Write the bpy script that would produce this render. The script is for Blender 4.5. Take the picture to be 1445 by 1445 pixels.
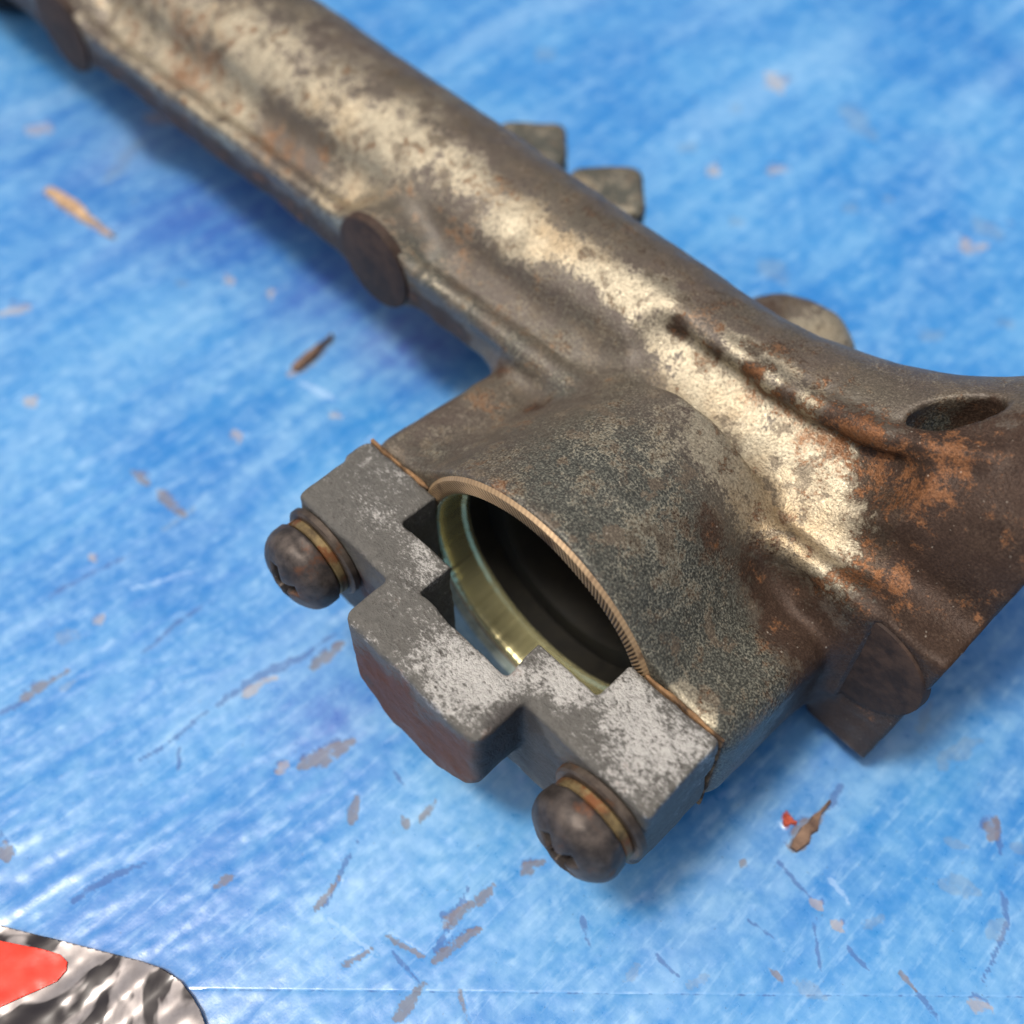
import bpy, bmesh, math, random
import numpy as np
from mathutils import Vector, Matrix

random.seed(4); np.random.seed(4)
sc = bpy.context.scene
for o in list(bpy.data.objects):
    bpy.data.objects.remove(o, do_unlink=True)
C = sc.collection
S = 0.001                 # everything below is written in millimetres, built in metres
ZT = 19.0                 # the bore axis lies 19 mm above the table

def W(p):
    return Vector((p[0] * S, p[1] * S, (p[2] + ZT) * S))

# ------------------------------------------------------------------ camera
cd = bpy.data.cameras.new('camera'); cam = bpy.data.objects.new('camera', cd); C.objects.link(cam)
xr = Vector((0.7016562, 0.71250976, 0.00290026)); yu = Vector((-0.58157952, 0.57035932, 0.58004785))
zc = Vector((0.41163556, -0.4086809, 0.81457724))
M = Matrix((xr, yu, zc)).transposed().to_4x4(); M.translation = W((38.428, -40.748, 95.843))
cam.matrix_world = M
cd.sensor_width = 36.0; cd.lens = 1550 / 1445 * 36.0
cd.clip_start = 0.005; cd.clip_end = 50
cd.dof.use_dof = True; cd.dof.focus_distance = 0.1035; cd.dof.aperture_fstop = 16.0
sc.camera = cam

# ------------------------------------------------------------------ sky, sun, exposure
SUN_EL, SUN_AZ = 70.5, 202.0          # azimuth measured from +Y towards +X
w = bpy.data.worlds.new('World'); sc.world = w; w.use_nodes = True
nt = w.node_tree; bg = nt.nodes['Background']
sky = nt.nodes.new('ShaderNodeTexSky'); sky.sky_type = 'NISHITA'; sky.sun_disc = False
sky.sun_elevation = math.radians(SUN_EL); sky.sun_rotation = math.radians(SUN_AZ)
sky.air_density = .55; sky.dust_density = 8.0; sky.ozone_density = .4
nt.links.new(sky.outputs[0], bg.inputs[0]); bg.inputs[1].default_value = 0.12
sd = bpy.data.lights.new('sun', 'SUN'); so = bpy.data.objects.new('sun', sd); C.objects.link(so)
sd.energy = 2.6; sd.angle = math.radians(9); sd.color = (1.0, 0.95, 0.87)
e, a = math.radians(SUN_EL), math.radians(SUN_AZ)
so.rotation_euler = Vector((math.sin(a) * math.cos(e), math.cos(a) * math.cos(e), math.sin(e))).to_track_quat('Z', 'Y').to_euler()
so.location = (0, 0, 1)
vs = sc.view_settings; vs.view_transform = 'Standard'; vs.look = 'None'; vs.gamma = 1; vs.use_curve_mapping = False
vs.exposure = 0.0
sc.cycles.max_bounces = 5; sc.cycles.diffuse_bounces = 2; sc.cycles.glossy_bounces = 3

# ------------------------------------------------------------------ node helpers
class NT:
    def __init__(s, name):
        s.m = bpy.data.materials.new(name); s.m.use_nodes = True; s.t = s.m.node_tree
        s.b = s.t.nodes['Principled BSDF']
    def n(s, typ, **k):
        x = s.t.nodes.new(typ)
        for a_, v in k.items(): setattr(x, a_, v)
        return x
    def l(s, a_, b_): s.t.links.new(a_, b_)
    def val(s, sock, v):
        if hasattr(v, 'node'): s.l(v, sock)
        else: sock.default_value = v
    def coord(s): return s.n('ShaderNodeTexCoord').outputs['Object']
    def attr(s, name): return s.n('ShaderNodeAttribute', attribute_name=name)
    def map(s, v, scale=(1, 1, 1), rot=(0, 0, 0)):
        m = s.n('ShaderNodeMapping'); s.l(v, m.inputs[0]); m.inputs['Scale'].default_value = scale; m.inputs['Rotation'].default_value = rot
        return m.outputs[0]
    def noise(s, v, scale, detail=4, rough=.55, dist=0.0):
        x = s.n('ShaderNodeTexNoise'); s.l(v, x.inputs['Vector']); x.inputs['Scale'].default_value = scale
        x.inputs['Detail'].default_value = detail; x.inputs['Roughness'].default_value = rough; x.inputs['Distortion'].default_value = dist
        return x.outputs['Fac']
    def math(s, op, a_, b_=0.0, c_=0.0, clamp=False):
        x = s.n('ShaderNodeMath', operation=op, use_clamp=clamp)
        s.val(x.inputs[0], a_); s.val(x.inputs[1], b_)
        if op in ('MULTIPLY_ADD',): s.val(x.inputs[2], c_)
        return x.outputs[0]
    def step(s, v, lo, hi, a_=0.0, b_=1.0):
        x = s.n('ShaderNodeMapRange', interpolation_type='SMOOTHSTEP'); s.val(x.inputs[0], v)
        for i, q in enumerate((lo, hi, a_, b_)): x.inputs[1 + i].default_value = q
        return x.outputs[0]
    def mix(s, f, a_, b_, mode='MIX'):
        x = s.n('ShaderNodeMix', data_type='RGBA', blend_type=mode)
        s.val(x.inputs[0], f)
        for sock, v in ((x.inputs[6], a_), (x.inputs[7], b_)):
            if hasattr(v, 'node'): s.l(v, sock)
            else: sock.default_value = (*v, 1)
        return x.outputs[2]
    def bump(s, h, strength, dist, prev=None):
        x = s.n('ShaderNodeBump'); x.inputs['Strength'].default_value = strength; x.inputs['Distance'].default_value = dist
        s.l(h, x.inputs['Height'])
        if prev is not None: s.l(prev, x.inputs['Normal'])
        return x.outputs[0]
    def out(s, col=None, rough=None, metal=None, normal=None, spec=None):
        for k, v in (('Base Color', col), ('Roughness', rough), ('Metallic', metal), ('Normal', normal), ('Specular IOR Level', spec)):
            if v is None: continue
            if hasattr(v, 'node'): s.l(v, s.b.inputs[k])
            elif isinstance(v, tuple): s.b.inputs[k].default_value = (*v, 1)
            else: s.b.inputs[k].default_value = v
        return s.m

def lin(r, g, b):
    f = lambda c: c / 12.92 / 255 if c <= 10 else ((c / 255 + .055) / 1.055) ** 2.4
    return (f(r), f(g), f(b))

# object coordinates are in metres: a noise scale of 1000 is one cell per millimetre
def mat_casting():
    t = NT('stained_cast_aluminium'); co = t.coord()
    st = t.attr('stain_shade'); sep = t.n('ShaderNodeSeparateColor'); t.l(st.outputs['Color'], sep.inputs[0])
    pale, rust, dark = sep.outputs[0], sep.outputs[1], sep.outputs[2]; grey = st.outputs['Alpha']
    n1 = t.noise(co, 210, 6, .7); n2 = t.noise(co, 560, 5, .72); n3 = t.noise(co, 3000, 3, .7); n4 = t.noise(co, 60, 5, .6)
    fine = t.noise(co, 1500, 3, .6)
    brown = t.mix(n2, lin(60, 52, 47), lin(106, 95, 85))
    brown = t.mix(t.step(n4, .35, .7), brown, t.mix(n2, lin(62, 58, 50), lin(102, 95, 82)))
    n5 = t.noise(co, 4600, 2, .6)
    gcol = t.mix(t.step(n5, .38, .66), lin(54, 56, 51), lin(92, 93, 85))
    gcol = t.mix(t.step(n2, .5, .72), gcol, lin(72, 66, 57))
    c = t.mix(t.step(t.math('ADD', grey, t.math('ADD', t.math('MULTIPLY_ADD', n2, 1.6, -.8), t.math('MULTIPLY_ADD', n3, 1.4, -.7))), -.15, 1.15), brown, gcol)
    pcol = t.mix(n3, lin(126, 119, 101), lin(198, 190, 168))
    pcol = t.mix(t.step(n4, .45, .75), pcol, t.mix(n3, lin(128, 108, 78), lin(184, 160, 122)))
    pm = t.math('ADD', pale, t.math('ADD', t.math('MULTIPLY_ADD', n1, 2.6, -1.3), t.math('ADD', t.math('MULTIPLY_ADD', n2, 1.8, -.9), t.math('MULTIPLY_ADD', n3, 1.6, -.8))))
    c = t.mix(t.step(pm, .22, .74, 0, .84), c, pcol)
    # small dark flecks left on the pale metal
    fl = t.math('ADD', n2, t.math('MULTIPLY', n1, .5))
    n6 = t.noise(co, 300, 5, .62)
    c = t.mix(t.step(t.math('ADD', n6, t.math('MULTIPLY_ADD', n3, .25, -.12)), .575, .615, 0, .85), c, t.mix(n2, lin(74, 66, 56), lin(108, 98, 84)))
    c = t.mix(t.step(fl, .84, .89, 0, .7), c, lin(82, 70, 58))
    dm = t.math('ADD', dark, t.math('ADD', t.math('MULTIPLY_ADD', n1, 2.6, -1.3), t.math('ADD', t.math('MULTIPLY_ADD', n2, 2.0, -1.0), t.math('MULTIPLY_ADD', n3, 1.2, -.6))))
    c = t.mix(t.step(dm, .22, .72, 0, .93), c, t.mix(n2, lin(40, 31, 27), lin(72, 56, 47)))
    rcol = t.mix(n2, lin(76, 48, 33), lin(142, 98, 64))
    rm = t.math('ADD', rust, t.math('ADD', t.math('MULTIPLY_ADD', n1, 3.2, -1.6), t.math('ADD', t.math('MULTIPLY_ADD', n2, 2.4, -1.2), t.math('MULTIPLY_ADD', n3, 1.4, -.7))))
    c = t.mix(t.step(rm, .42, 1.0, 0, .8), c, rcol)
    # salt-and-pepper glints of the sand-cast skin, painted as pale dots
    gl = t.n('ShaderNodeTexVoronoi', feature='F1'); t.l(co, gl.inputs['Vector']); gl.inputs['Scale'].default_value = 1300
    gs = t.math('MULTIPLY', t.step(gl.outputs['Distance'], .10, .22, 1, 0), t.step(fine, .55, .66))
    c = t.mix(t.math('MULTIPLY', gs, .28), c, lin(205, 198, 184))
    fr = t.math('ADD', t.math('MULTIPLY', n5, .8), t.math('ADD', t.math('MULTIPLY', n1, .9), t.math('MULTIPLY', n2, .5)))
    fr = t.math('MULTIPLY', t.step(fr, 1.10, 1.30, 0, .30), t.step(dark, .1, .5, 1, .1))
    c = t.mix(fr, c, lin(150, 147, 130))
    gr = t.math('ADD', t.math('MULTIPLY', n5, .6), t.math('MULTIPLY', n3, .4))
    c = t.mix(1.0, c, t.mix(t.step(gr, .34, .66), (.74, .73, .71), (1.34, 1.33, 1.30)), 'MULTIPLY')
    pit = t.step(n3, .30, .42, 1, 0)
    c = t.mix(t.math('MULTIPLY', pit, .45), c, lin(64, 52, 44))
    h = t.math('ADD', t.math('MULTIPLY', n3, .7), t.math('MULTIPLY', n2, .15))
    nb = t.bump(h, .6, .00024)
    return t.out(c, t.math('MULTIPLY_ADD', n2, .3, .30), t.step(pm, .42, .56, .16, .6), nb, t.step(dm, .1, .6, .5, .15))

def mat_bracket():
    t = NT('grey_die_cast'); co = t.coord()
    st = t.attr('stain_shade'); sep = t.n('ShaderNodeSeparateColor'); t.l(st.outputs['Color'], sep.inputs[0])
    pale, rust, dark = sep.outputs
    n1 = t.noise(co, 190, 7, .62); n2 = t.noise(co, 1300, 5, .72); n3 = t.noise(co, 4200, 2, .7); n4 = t.noise(t.map(co, (.55, 1, 1), (0, 0, .5)), 4000, 3, .75)
    c = t.mix(n2, lin(66, 66, 63), lin(110, 108, 103))
    pm = t.math('ADD', pale, t.math('ADD', t.math('MULTIPLY_ADD', n1, 2.8, -1.4), t.math('ADD', t.math('MULTIPLY_ADD', n2, 1.8, -.9), t.math('MULTIPLY_ADD', n4, 2.8, -1.4))))
    c = t.mix(t.step(pm, .3, 1.0, 0, .68), c, t.mix(n3, lin(160, 159, 154), lin(226, 225, 220)))
    c = t.mix(t.step(n4, .30, .42, .75, 0), c, lin(58, 53, 48))
    rm = t.math('ADD', rust, t.math('ADD', t.math('MULTIPLY_ADD', n1, 2., -1.), t.math('MULTIPLY_ADD', n2, 1.4, -.7)))
    c = t.mix(t.step(rm, .25, .75, 0, .95), c, t.mix(n2, lin(50, 28, 17), lin(110, 64, 34)))
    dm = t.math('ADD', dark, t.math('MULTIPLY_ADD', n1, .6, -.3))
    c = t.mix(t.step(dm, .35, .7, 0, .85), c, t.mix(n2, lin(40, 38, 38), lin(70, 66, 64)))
    h = t.math('ADD', t.math('MULTIPLY', n4, 1.0), n2)
    nb = t.bump(h, .8, .0002)
    return t.out(c, t.math('MULTIPLY_ADD', n4, .3, .38), t.step(pm, .1, 1.0, .08, .5), nb, t.step(pm, 0, .7, .22, .5))

def mat_metal(name, c1, c2, rough, metal=.8, bscale=2200, bstr=.3, rustc=None, rustamt=.5, spec=.3):
    t = NT(name); co = t.coord(); n = t.noise(co, 500, 6, .7); n2 = t.noise(co, bscale, 3, .7)
    c = t.mix(t.step(n, .3, .7), c1, c2)
    if rustc: c = t.mix(t.step(t.noise(co, 260, 6, .65), 1 - rustamt, 1.12 - rustamt, 0, .9), c, rustc)
    return t.out(c, t.math('MULTIPLY_ADD', n, .25, rough), metal, t.bump(t.math('ADD', n, t.math('MULTIPLY', n2, .6)), bstr, .0001), spec)

# ------------------------------------------------------------------ mesh helpers
def mesh_np(name, V, F):
    """V in mm (table at -19), F list/array of equal-length polygons"""
    me = bpy.data.meshes.new(name)
    V = np.asarray(V, np.float64); F = np.asarray(F, np.int32); k = F.shape[1]
    co = V * S; co[:, 2] += ZT * S
    me.vertices.add(len(V)); me.vertices.foreach_set('co', co.astype(np.float32).ravel())
    me.loops.add(F.size); me.loops.foreach_set('vertex_index', F.ravel())
    me.polygons.add(len(F)); me.polygons.foreach_set('loop_start', np.arange(0, F.size, k, dtype=np.int32))
    me.polygons.foreach_set('use_smooth', np.ones(len(F), bool))
    me.update(calc_edges=True); me.validate()
    return me

def link(name, me, mat, parent=None):
    o = bpy.data.objects.new(name, me); C.objects.link(o)
    if mat is not None and me is not None: me.materials.clear(); me.materials.append(mat)
    if parent is not None: o.parent = parent
    return o

def poly_mesh(name, V, F, smooth=True):
    me = bpy.data.meshes.new(name)
    me.from_pydata([tuple(W(v)) for v in V], [], F)
    bm = bmesh.new(); bm.from_mesh(me); bmesh.ops.recalc_face_normals(bm, faces=bm.faces); bm.to_mesh(me); bm.free()
    me.polygons.foreach_set('use_smooth', [smooth] * len(me.polygons)); me.set_sharp_from_angle(angle=math.radians(38)); me.update()
    return me

def tag(o, label=None, cat=None, group=None, kind=None):
    for k, v in (('label', label), ('category', cat), ('group', group), ('kind', kind)):
        if v: o[k] = v
    return o

_lat = np.random.RandomState(7).rand(32, 32, 32).astype(np.float32)
def vnoise(x, y, z, s):
    x, y, z = x / s + 100.3, y / s + 100.7, z / s + 100.1
    xi, yi, zi = np.floor(x).astype(int), np.floor(y).astype(int), np.floor(z).astype(int)
    fx, fy, fz = x - xi, y - yi, z - zi
    fx, fy, fz = fx * fx * (3 - 2 * fx), fy * fy * (3 - 2 * fy), fz * fz * (3 - 2 * fz)
    r = 0
    for i in (0, 1):
        for j in (0, 1):
            for k in (0, 1):
                r = r + _lat[(xi + i) & 31, (yi + j) & 31, (zi + k) & 31] * (fx if i else 1 - fx) * (fy if j else 1 - fy) * (fz if k else 1 - fz)
    return r * 2 - 1

def smin(a_, b_, k):
    h = np.clip(.5 + .5 * (b_ - a_) / k, 0, 1)
    return b_ + (a_ - b_) * h - k * h * (1 - h)
def smax(a_, b_, k): return -smin(-a_, -b_, k)
def rbox(x, y, z, c, half, r):
    qx, qy, qz = np.abs(x - c[0]) - half[0] + r, np.abs(y - c[1]) - half[1] + r, np.abs(z - c[2]) - half[2] + r
    return np.sqrt(np.maximum(qx, 0) ** 2 + np.maximum(qy, 0) ** 2 + np.maximum(qz, 0) ** 2) + np.minimum(np.maximum(qx, np.maximum(qy, qz)), 0) - r
def capsule(x, y, z, a_, b_, r):
    a_, b_ = np.array(a_, float), np.array(b_, float); d = b_ - a_
    t = np.clip(((x - a_[0]) * d[0] + (y - a_[1]) * d[1] + (z - a_[2]) * d[2]) / (d @ d), 0, 1)
    return np.sqrt((x - a_[0] - t * d[0]) ** 2 + (y - a_[1] - t * d[1]) ** 2 + (z - a_[2] - t * d[2]) ** 2) - r
def cyl_y(x, y, z, cx, cz, r, y0, y1, rd=0.0):
    dx = np.hypot(x - cx, z - cz) - r + rd; dy = np.abs(y - (y0 + y1) / 2) - (y1 - y0) / 2 + rd
    return np.hypot(np.maximum(dx, 0), np.maximum(dy, 0)) + np.minimum(np.maximum(dx, dy), 0) - rd

def sdf_mesh(f, lo, hi, h, newton=2):
    """surface nets on a signed distance function; returns vertices (mm) and quads"""
    ax = [np.arange(l, u + h, h, dtype=np.float32) for l, u in zip(lo, hi)]
    nx, ny, nz = map(len, ax)
    F = np.empty((nx, ny, nz), np.float32)
    for i0 in range(0, nx, 48):
        X, Y, Z = np.meshgrid(ax[0][i0:i0 + 48], ax[1], ax[2], indexing='ij'); F[i0:i0 + 48] = f(X, Y, Z)
    F[F == 0] = 1e-6
    ins = F < 0
    cnt = np.zeros((nx - 1, ny - 1, nz - 1), np.int8)
    cor = [(i, j, k) for i in (0, 1) for j in (0, 1) for k in (0, 1)]
    for i, j, k in cor: cnt += ins[i:nx - 1 + i, j:ny - 1 + j, k:nz - 1 + k]
    act = (cnt > 0) & (cnt < 8); ci, cj, ck = np.nonzero(act)
    idx = -np.ones(act.shape, np.int32); idx[act] = np.arange(len(ci))
    vals = {c: F[ci + c[0], cj + c[1], ck + c[2]] for c in cor}
    P = np.zeros((len(ci), 3)); n = np.zeros(len(ci))
    for a_ in cor:
        for d in range(3):
            if a_[d]: continue
            b_ = list(a_); b_[d] = 1; b_ = tuple(b_)
            va, vb = vals[a_], vals[b_]; m = (va < 0) != (vb < 0)
            t = np.where(m, va / np.where(m, va - vb, 1), 0)
            q = np.tile(np.array(a_, float), (len(ci), 1)); q[:, d] += t
            P[m] += q[m]; n[m] += 1
    P /= n[:, None]
    V = np.stack([lo[0] + (ci + P[:, 0]) * h, lo[1] + (cj + P[:, 1]) * h, lo[2] + (ck + P[:, 2]) * h], 1)
    quads = []
    for d in range(3):
        e1, e2 = (d + 1) % 3, (d + 2) % 3
        sl0 = [slice(1, s - 1) for s in (nx, ny, nz)]; sl1 = list(sl0)
        sl0[d] = slice(0, (nx, ny, nz)[d] - 1); sl1[d] = slice(1, None)
        A, B = ins[tuple(sl0)], ins[tuple(sl1)]
        for flip, m in ((False, A & ~B), (True, ~A & B)):
            I = list(np.nonzero(m))
            for q in range(3):
                if q != d: I[q] = I[q] + 1
            def cell(o1, o2):
                J = [v.copy() for v in I]; J[e1] = J[e1] - o1; J[e2] = J[e2] - o2
                return idx[J[0], J[1], J[2]]
            q4 = np.stack([cell(1, 1), cell(0, 1), cell(0, 0), cell(1, 0)], 1)
            quads.append(q4[:, ::-1] if flip else q4)
    Q = np.concatenate(quads); Q = Q[(Q >= 0).all(1)]
    ep = h * .3
    for _ in range(newton):
        x, y, z = V.T
        v0 = f(x, y, z)
        g = np.stack([f(x + ep, y, z) - f(x - ep, y, z), f(x, y + ep, z) - f(x, y - ep, z), f(x, y, z + ep) - f(x, y, z - ep)], 1) / (2 * ep)
        st = np.clip(v0 / np.maximum((g * g).sum(1), .2), -.5 * h, .5 * h)
        V = V - g * st[:, None]
    return V, Q

def stain_shade_attr(me, V, splats):
    """splats: (x,y,z,radius,(pale,rust,dark,grey)); soft blobs of wear and painted shade on the surface"""
    A = np.zeros((len(V), 4), np.float32)
    for x, y, z, r, ch in splats:
        d2 = ((V - np.array((x, y, z))) ** 2).sum(1) / (r * r)
        A += np.exp(-d2)[:, None] * np.array(ch, np.float32)
    at = me.attributes.new('stain_shade', 'FLOAT_COLOR', 'POINT'); at.data.foreach_set('color', np.clip(A, -1, 1.5).astype(np.float32).ravel())

def lathe_y(name, prof, cx=0.0, cz=0.0, seg=96, closed=False):
    """revolve (radius, y) profile about the Y axis through (cx, cz)"""
    V, F = [], []
    n = len(prof)
    for i in range(seg):
        t = 2 * math.pi * i / seg
        for r, y in prof: V.append((cx + r * math.cos(t), y, cz + r * math.sin(t)))
    for i in range(seg):
        j = (i + 1) % seg
        for k in range(n if closed else n - 1):
            k2 = (k + 1) % n
            F.append((i * n + k, i * n + k2, j * n + k2, j * n + k))
    me = poly_mesh(name, V, F)
    return me

# ================================================================== the table: blue painted boards
R2 = math.sqrt(2)
def uv_xy(u, v): return ((u + v) / R2, (u - v) / R2)      # u runs along the boards' joint, v across them
SEAM = 31.9
# scratches and chips: (u0, v0, u1, v1, width, kind): t tan wood, b brown wood, g groove, p pale scuff, k grime, r red dab
MARKS = [(-77.2,-88.7,-64.5,-77.7,1.6,"t"), (-77.6,-61.2,-73.3,-62.8,2.2,"t"), (-85.2,-105.9,-81.3,-105.2,3,"t"), (-85.4,-128.8,-82.3,-129.8,4,"t"), 
(-68.6,-91.5,-65.2,-102.8,2.5,"k"), (-65.3,-109.7,-61.3,-107.8,3,"t"), (-33.8,-49.4,-30.6,-51.8,1.3,"t"), (-31.1,-51.8,-28.1,-56.7,1.4,"b"), 
(-32.2,-48.4,-26.9,-45.1,1,"p"), (-27.1,-42.6,-25.8,-41.9,1.2,"t"), (-45.2,-67.9,-44.4,-68.2,2.5,"t"), (-38.5,-65.4,-37.5,-65.7,2.5,"t"), 
(-52.8,-68.3,-51.5,-68,2.5,"k"), (-39.6,-38.7,-38.8,-37.2,1.8,"t"), (-69,-44.5,-67.7,-43.2,2.2,"t"), (-52.1,-31.9,-49.6,-29.9,1.6,"b"), 
(-48.1,-28.8,-44.1,-25.1,1.4,"b"), (-46.4,-23.2,-42.7,-26.2,1,"k"), (-54.8,-19,-54.1,-18.2,1.6,"t"), (-58.1,-12.8,-49.9,-19.1,0.7,"g"), 
(-51.5,-8.7,-50.7,-9.9,1.1,"t"), (-55.5,-7.4,-53.2,-7,2,"k"), (-57.9,0.9,-53.5,-2.8,1.2,"b"), (-59.7,3.1,-57.1,0.9,0.8,"g"), 
(-45.3,-5.2,-38.2,-12.5,0.6,"g"), (-35.8,2,-23.1,-8.2,1.3,"g"), (-32.4,0.6,-29.1,-2.1,1,"t"), (-25.2,-4,-22.1,-6.8,2,"b"), 
(-46.7,23.4,-39.6,19.4,0.9,"g"), (-32.5,21.9,-30.8,20.8,0.9,"b"), (-55.3,18.8,-54.3,18.4,2.5,"b"), (-27.1,9.9,-26.2,7.9,1.3,"t"), 
(-24.9,9.1,-19.3,5.7,2,"b"), (-19.1,15,-18.3,12.3,1,"b"), (-21,23.6,-18.3,16.6,0.8,"g"), (-22,23.9,-19.8,20.7,0.7,"b"), 
(-18.6,29.4,-15.9,27.7,0.5,"b"), (-13.6,14.2,-13.1,15.4,1,"b"), (-11.7,14.6,-9.9,12.2,0.8,"b"), (-9.5,28.3,-6.1,21.7,0.7,"g"), 
(-8.5,25.6,-5.7,23.4,1.4,"b"), (-9.4,29,-4.6,25.5,1.1,"b"), (-12.9,34.2,-10,31,0.9,"b"), (-14.6,26.3,-10.2,28.7,0.5,"b"), 
(-13.7,28,-10.7,31,0.5,"g"), (-5,23.4,-3.2,21.6,1,"b"), (-0.3,20.5,1.6,18.7,1.2,"b"), (-6.5,31.9,-5.6,34.8,0.5,"b"), (-20.8,24.6,-15.1,28.4,0.4,"p"), 
(27.7,14.6,28.5,14.8,1.5,"r"), (28.1,17.7,32.2,13,1.5,"b"), (32.2,13,34.2,10.2,1,"g"), (26.4,18.8,29.5,22.8,0.6,"g"), (29.6,23.1,30.2,23.8,1.2,"t"), 
(31.3,25.2,32.1,25.9,1.2,"t"), (32.3,27.6,33.8,29.6,0.5,"g"), (29.2,29.7,29.6,24.9,0.35,"g"), (45.8,8.1,50.9,5.1,2.2,"k"), (44.4,3.9,46.7,0.4,1,"k"), 
(49,16,50.3,13.7,1.3,"b"), (50.3,13.7,49.7,17.5,0.6,"g"), (44.7,16.8,46.5,17.1,1.5,"k"), (51.1,16.7,52.1,17.1,1.5,"k"), 
(43.3,21.2,46.5,21.9,2.4,"k"), (49,21.9,48.7,24.7,0.6,"g"), (48.7,24.7,44.8,30.5,0.5,"g"), (46.5,26.1,48.3,24.7,1.6,"k"), 
(36.9,29.6,38.5,31.9,0.7,"b"), (38.5,31.9,40.1,34.4,0.6,"g"), (43.2,32.8,45.2,33.1,1.3,"t"), (22.7,25,25.3,27,0.4,"g"), (16.1,31.4,17.9,30.1,1,"k"), 
(26.9,31,29.1,32.3,1.4,"k"), (34.1,25.6,36.2,24.1,1,"k"), (24.6,30,25.5,31,0.6,"b"), (43.4,-122.6,44.7,-118.3,4,"t"), (30.1,-96.3,31.4,-95.4,4,"t"), 
(36,-113,37.1,-112,3,"k"), (25.8,-101,28.3,-102.9,3,"k"), (55.8,-113.2,59.1,-104.3,4,"k"), (33.3,-83,34,-81.7,3,"k"), (36.5,-73.2,38.7,-69.3,4,"k"), 
(50.7,-86.7,52.3,-85.8,4,"k"), (57.9,-88.5,58.5,-88,3,"k"), (71.6,-83.4,73.9,-79.3,4,"k"), (69.9,-61.3,70.6,-59.9,3,"k"), 
(39.9,-95.5,43,-96.5,3,"t"), (2.1,-127.6,4.7,-129.9,4,"k"), (67.8,-76.7,71.3,-77.6,3,"t"), (57,-56.9,60.4,-58.3,3,"k"), 
(22.8,18.5,22.3,19.2,0.8,"b"), (9.5,30.5,11,29.2,0.8,"k"), (5.5,24.4,6.1,27.2,0.6,"g"), (13.1,28.5,15.1,30.5,0.4,"g") ]


VIOLET = [(-16.2, -56.1, 9, 9, 0.75), (-28, -66.3, 14, 12, 0.55), (-46.6, -83.8, 22, 16, 0.5), (-61.8, -103.8, 25, 20, 0.4), (-22, 2.7, 7, 6, 0.5), (35.1, 2.2, 8, 6, 0.3)]      # violet reflection of the casting, painted into the colour: u, v, radii, amount
def table_axis(fine, out, step, grow=1.22):
    a0, a1 = fine; xs = list(np.arange(a0, a1, step)); s, x = step, a1
    while x < out[1]: xs.append(min(x, out[1])); s *= grow; x += s
    xs.append(out[1]); s, x, l = step, a0, []
    while x > out[0]: s *= grow; x -= s; l.append(max(x, out[0]))
    if l and l[-1] > out[0]: l.append(out[0])
    xs = sorted(set([round(float(q), 4) for q in l + xs])); return np.array(xs)

rng = np.random.RandomState(11)
extra = []
for i in range(45):                                   # the many small nicks and hair scratches between the big ones
    v = rng.uniform(-150, 60); u = rng.uniform(-110, 110)
    st_ = rng.rand() < .75; an = rng.normal(-.62, .28) if st_ else rng.uniform(0, 3.14); L = rng.exponential(6 if st_ else 1.4) + .8
    kd = rng.choice(['g', 'g', 'g', 'g', 'p', 'p', 'p', 'k']); wd = {'g': .32, 'b': .5, 't': .55, 'k': .9, 'p': .5}[kd] * rng.uniform(.6, 1.4)
    if kd in 'btk': L *= .45
    extra.append((u, v, u + L * math.cos(an), v + L * math.sin(an), wd, kd))

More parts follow.
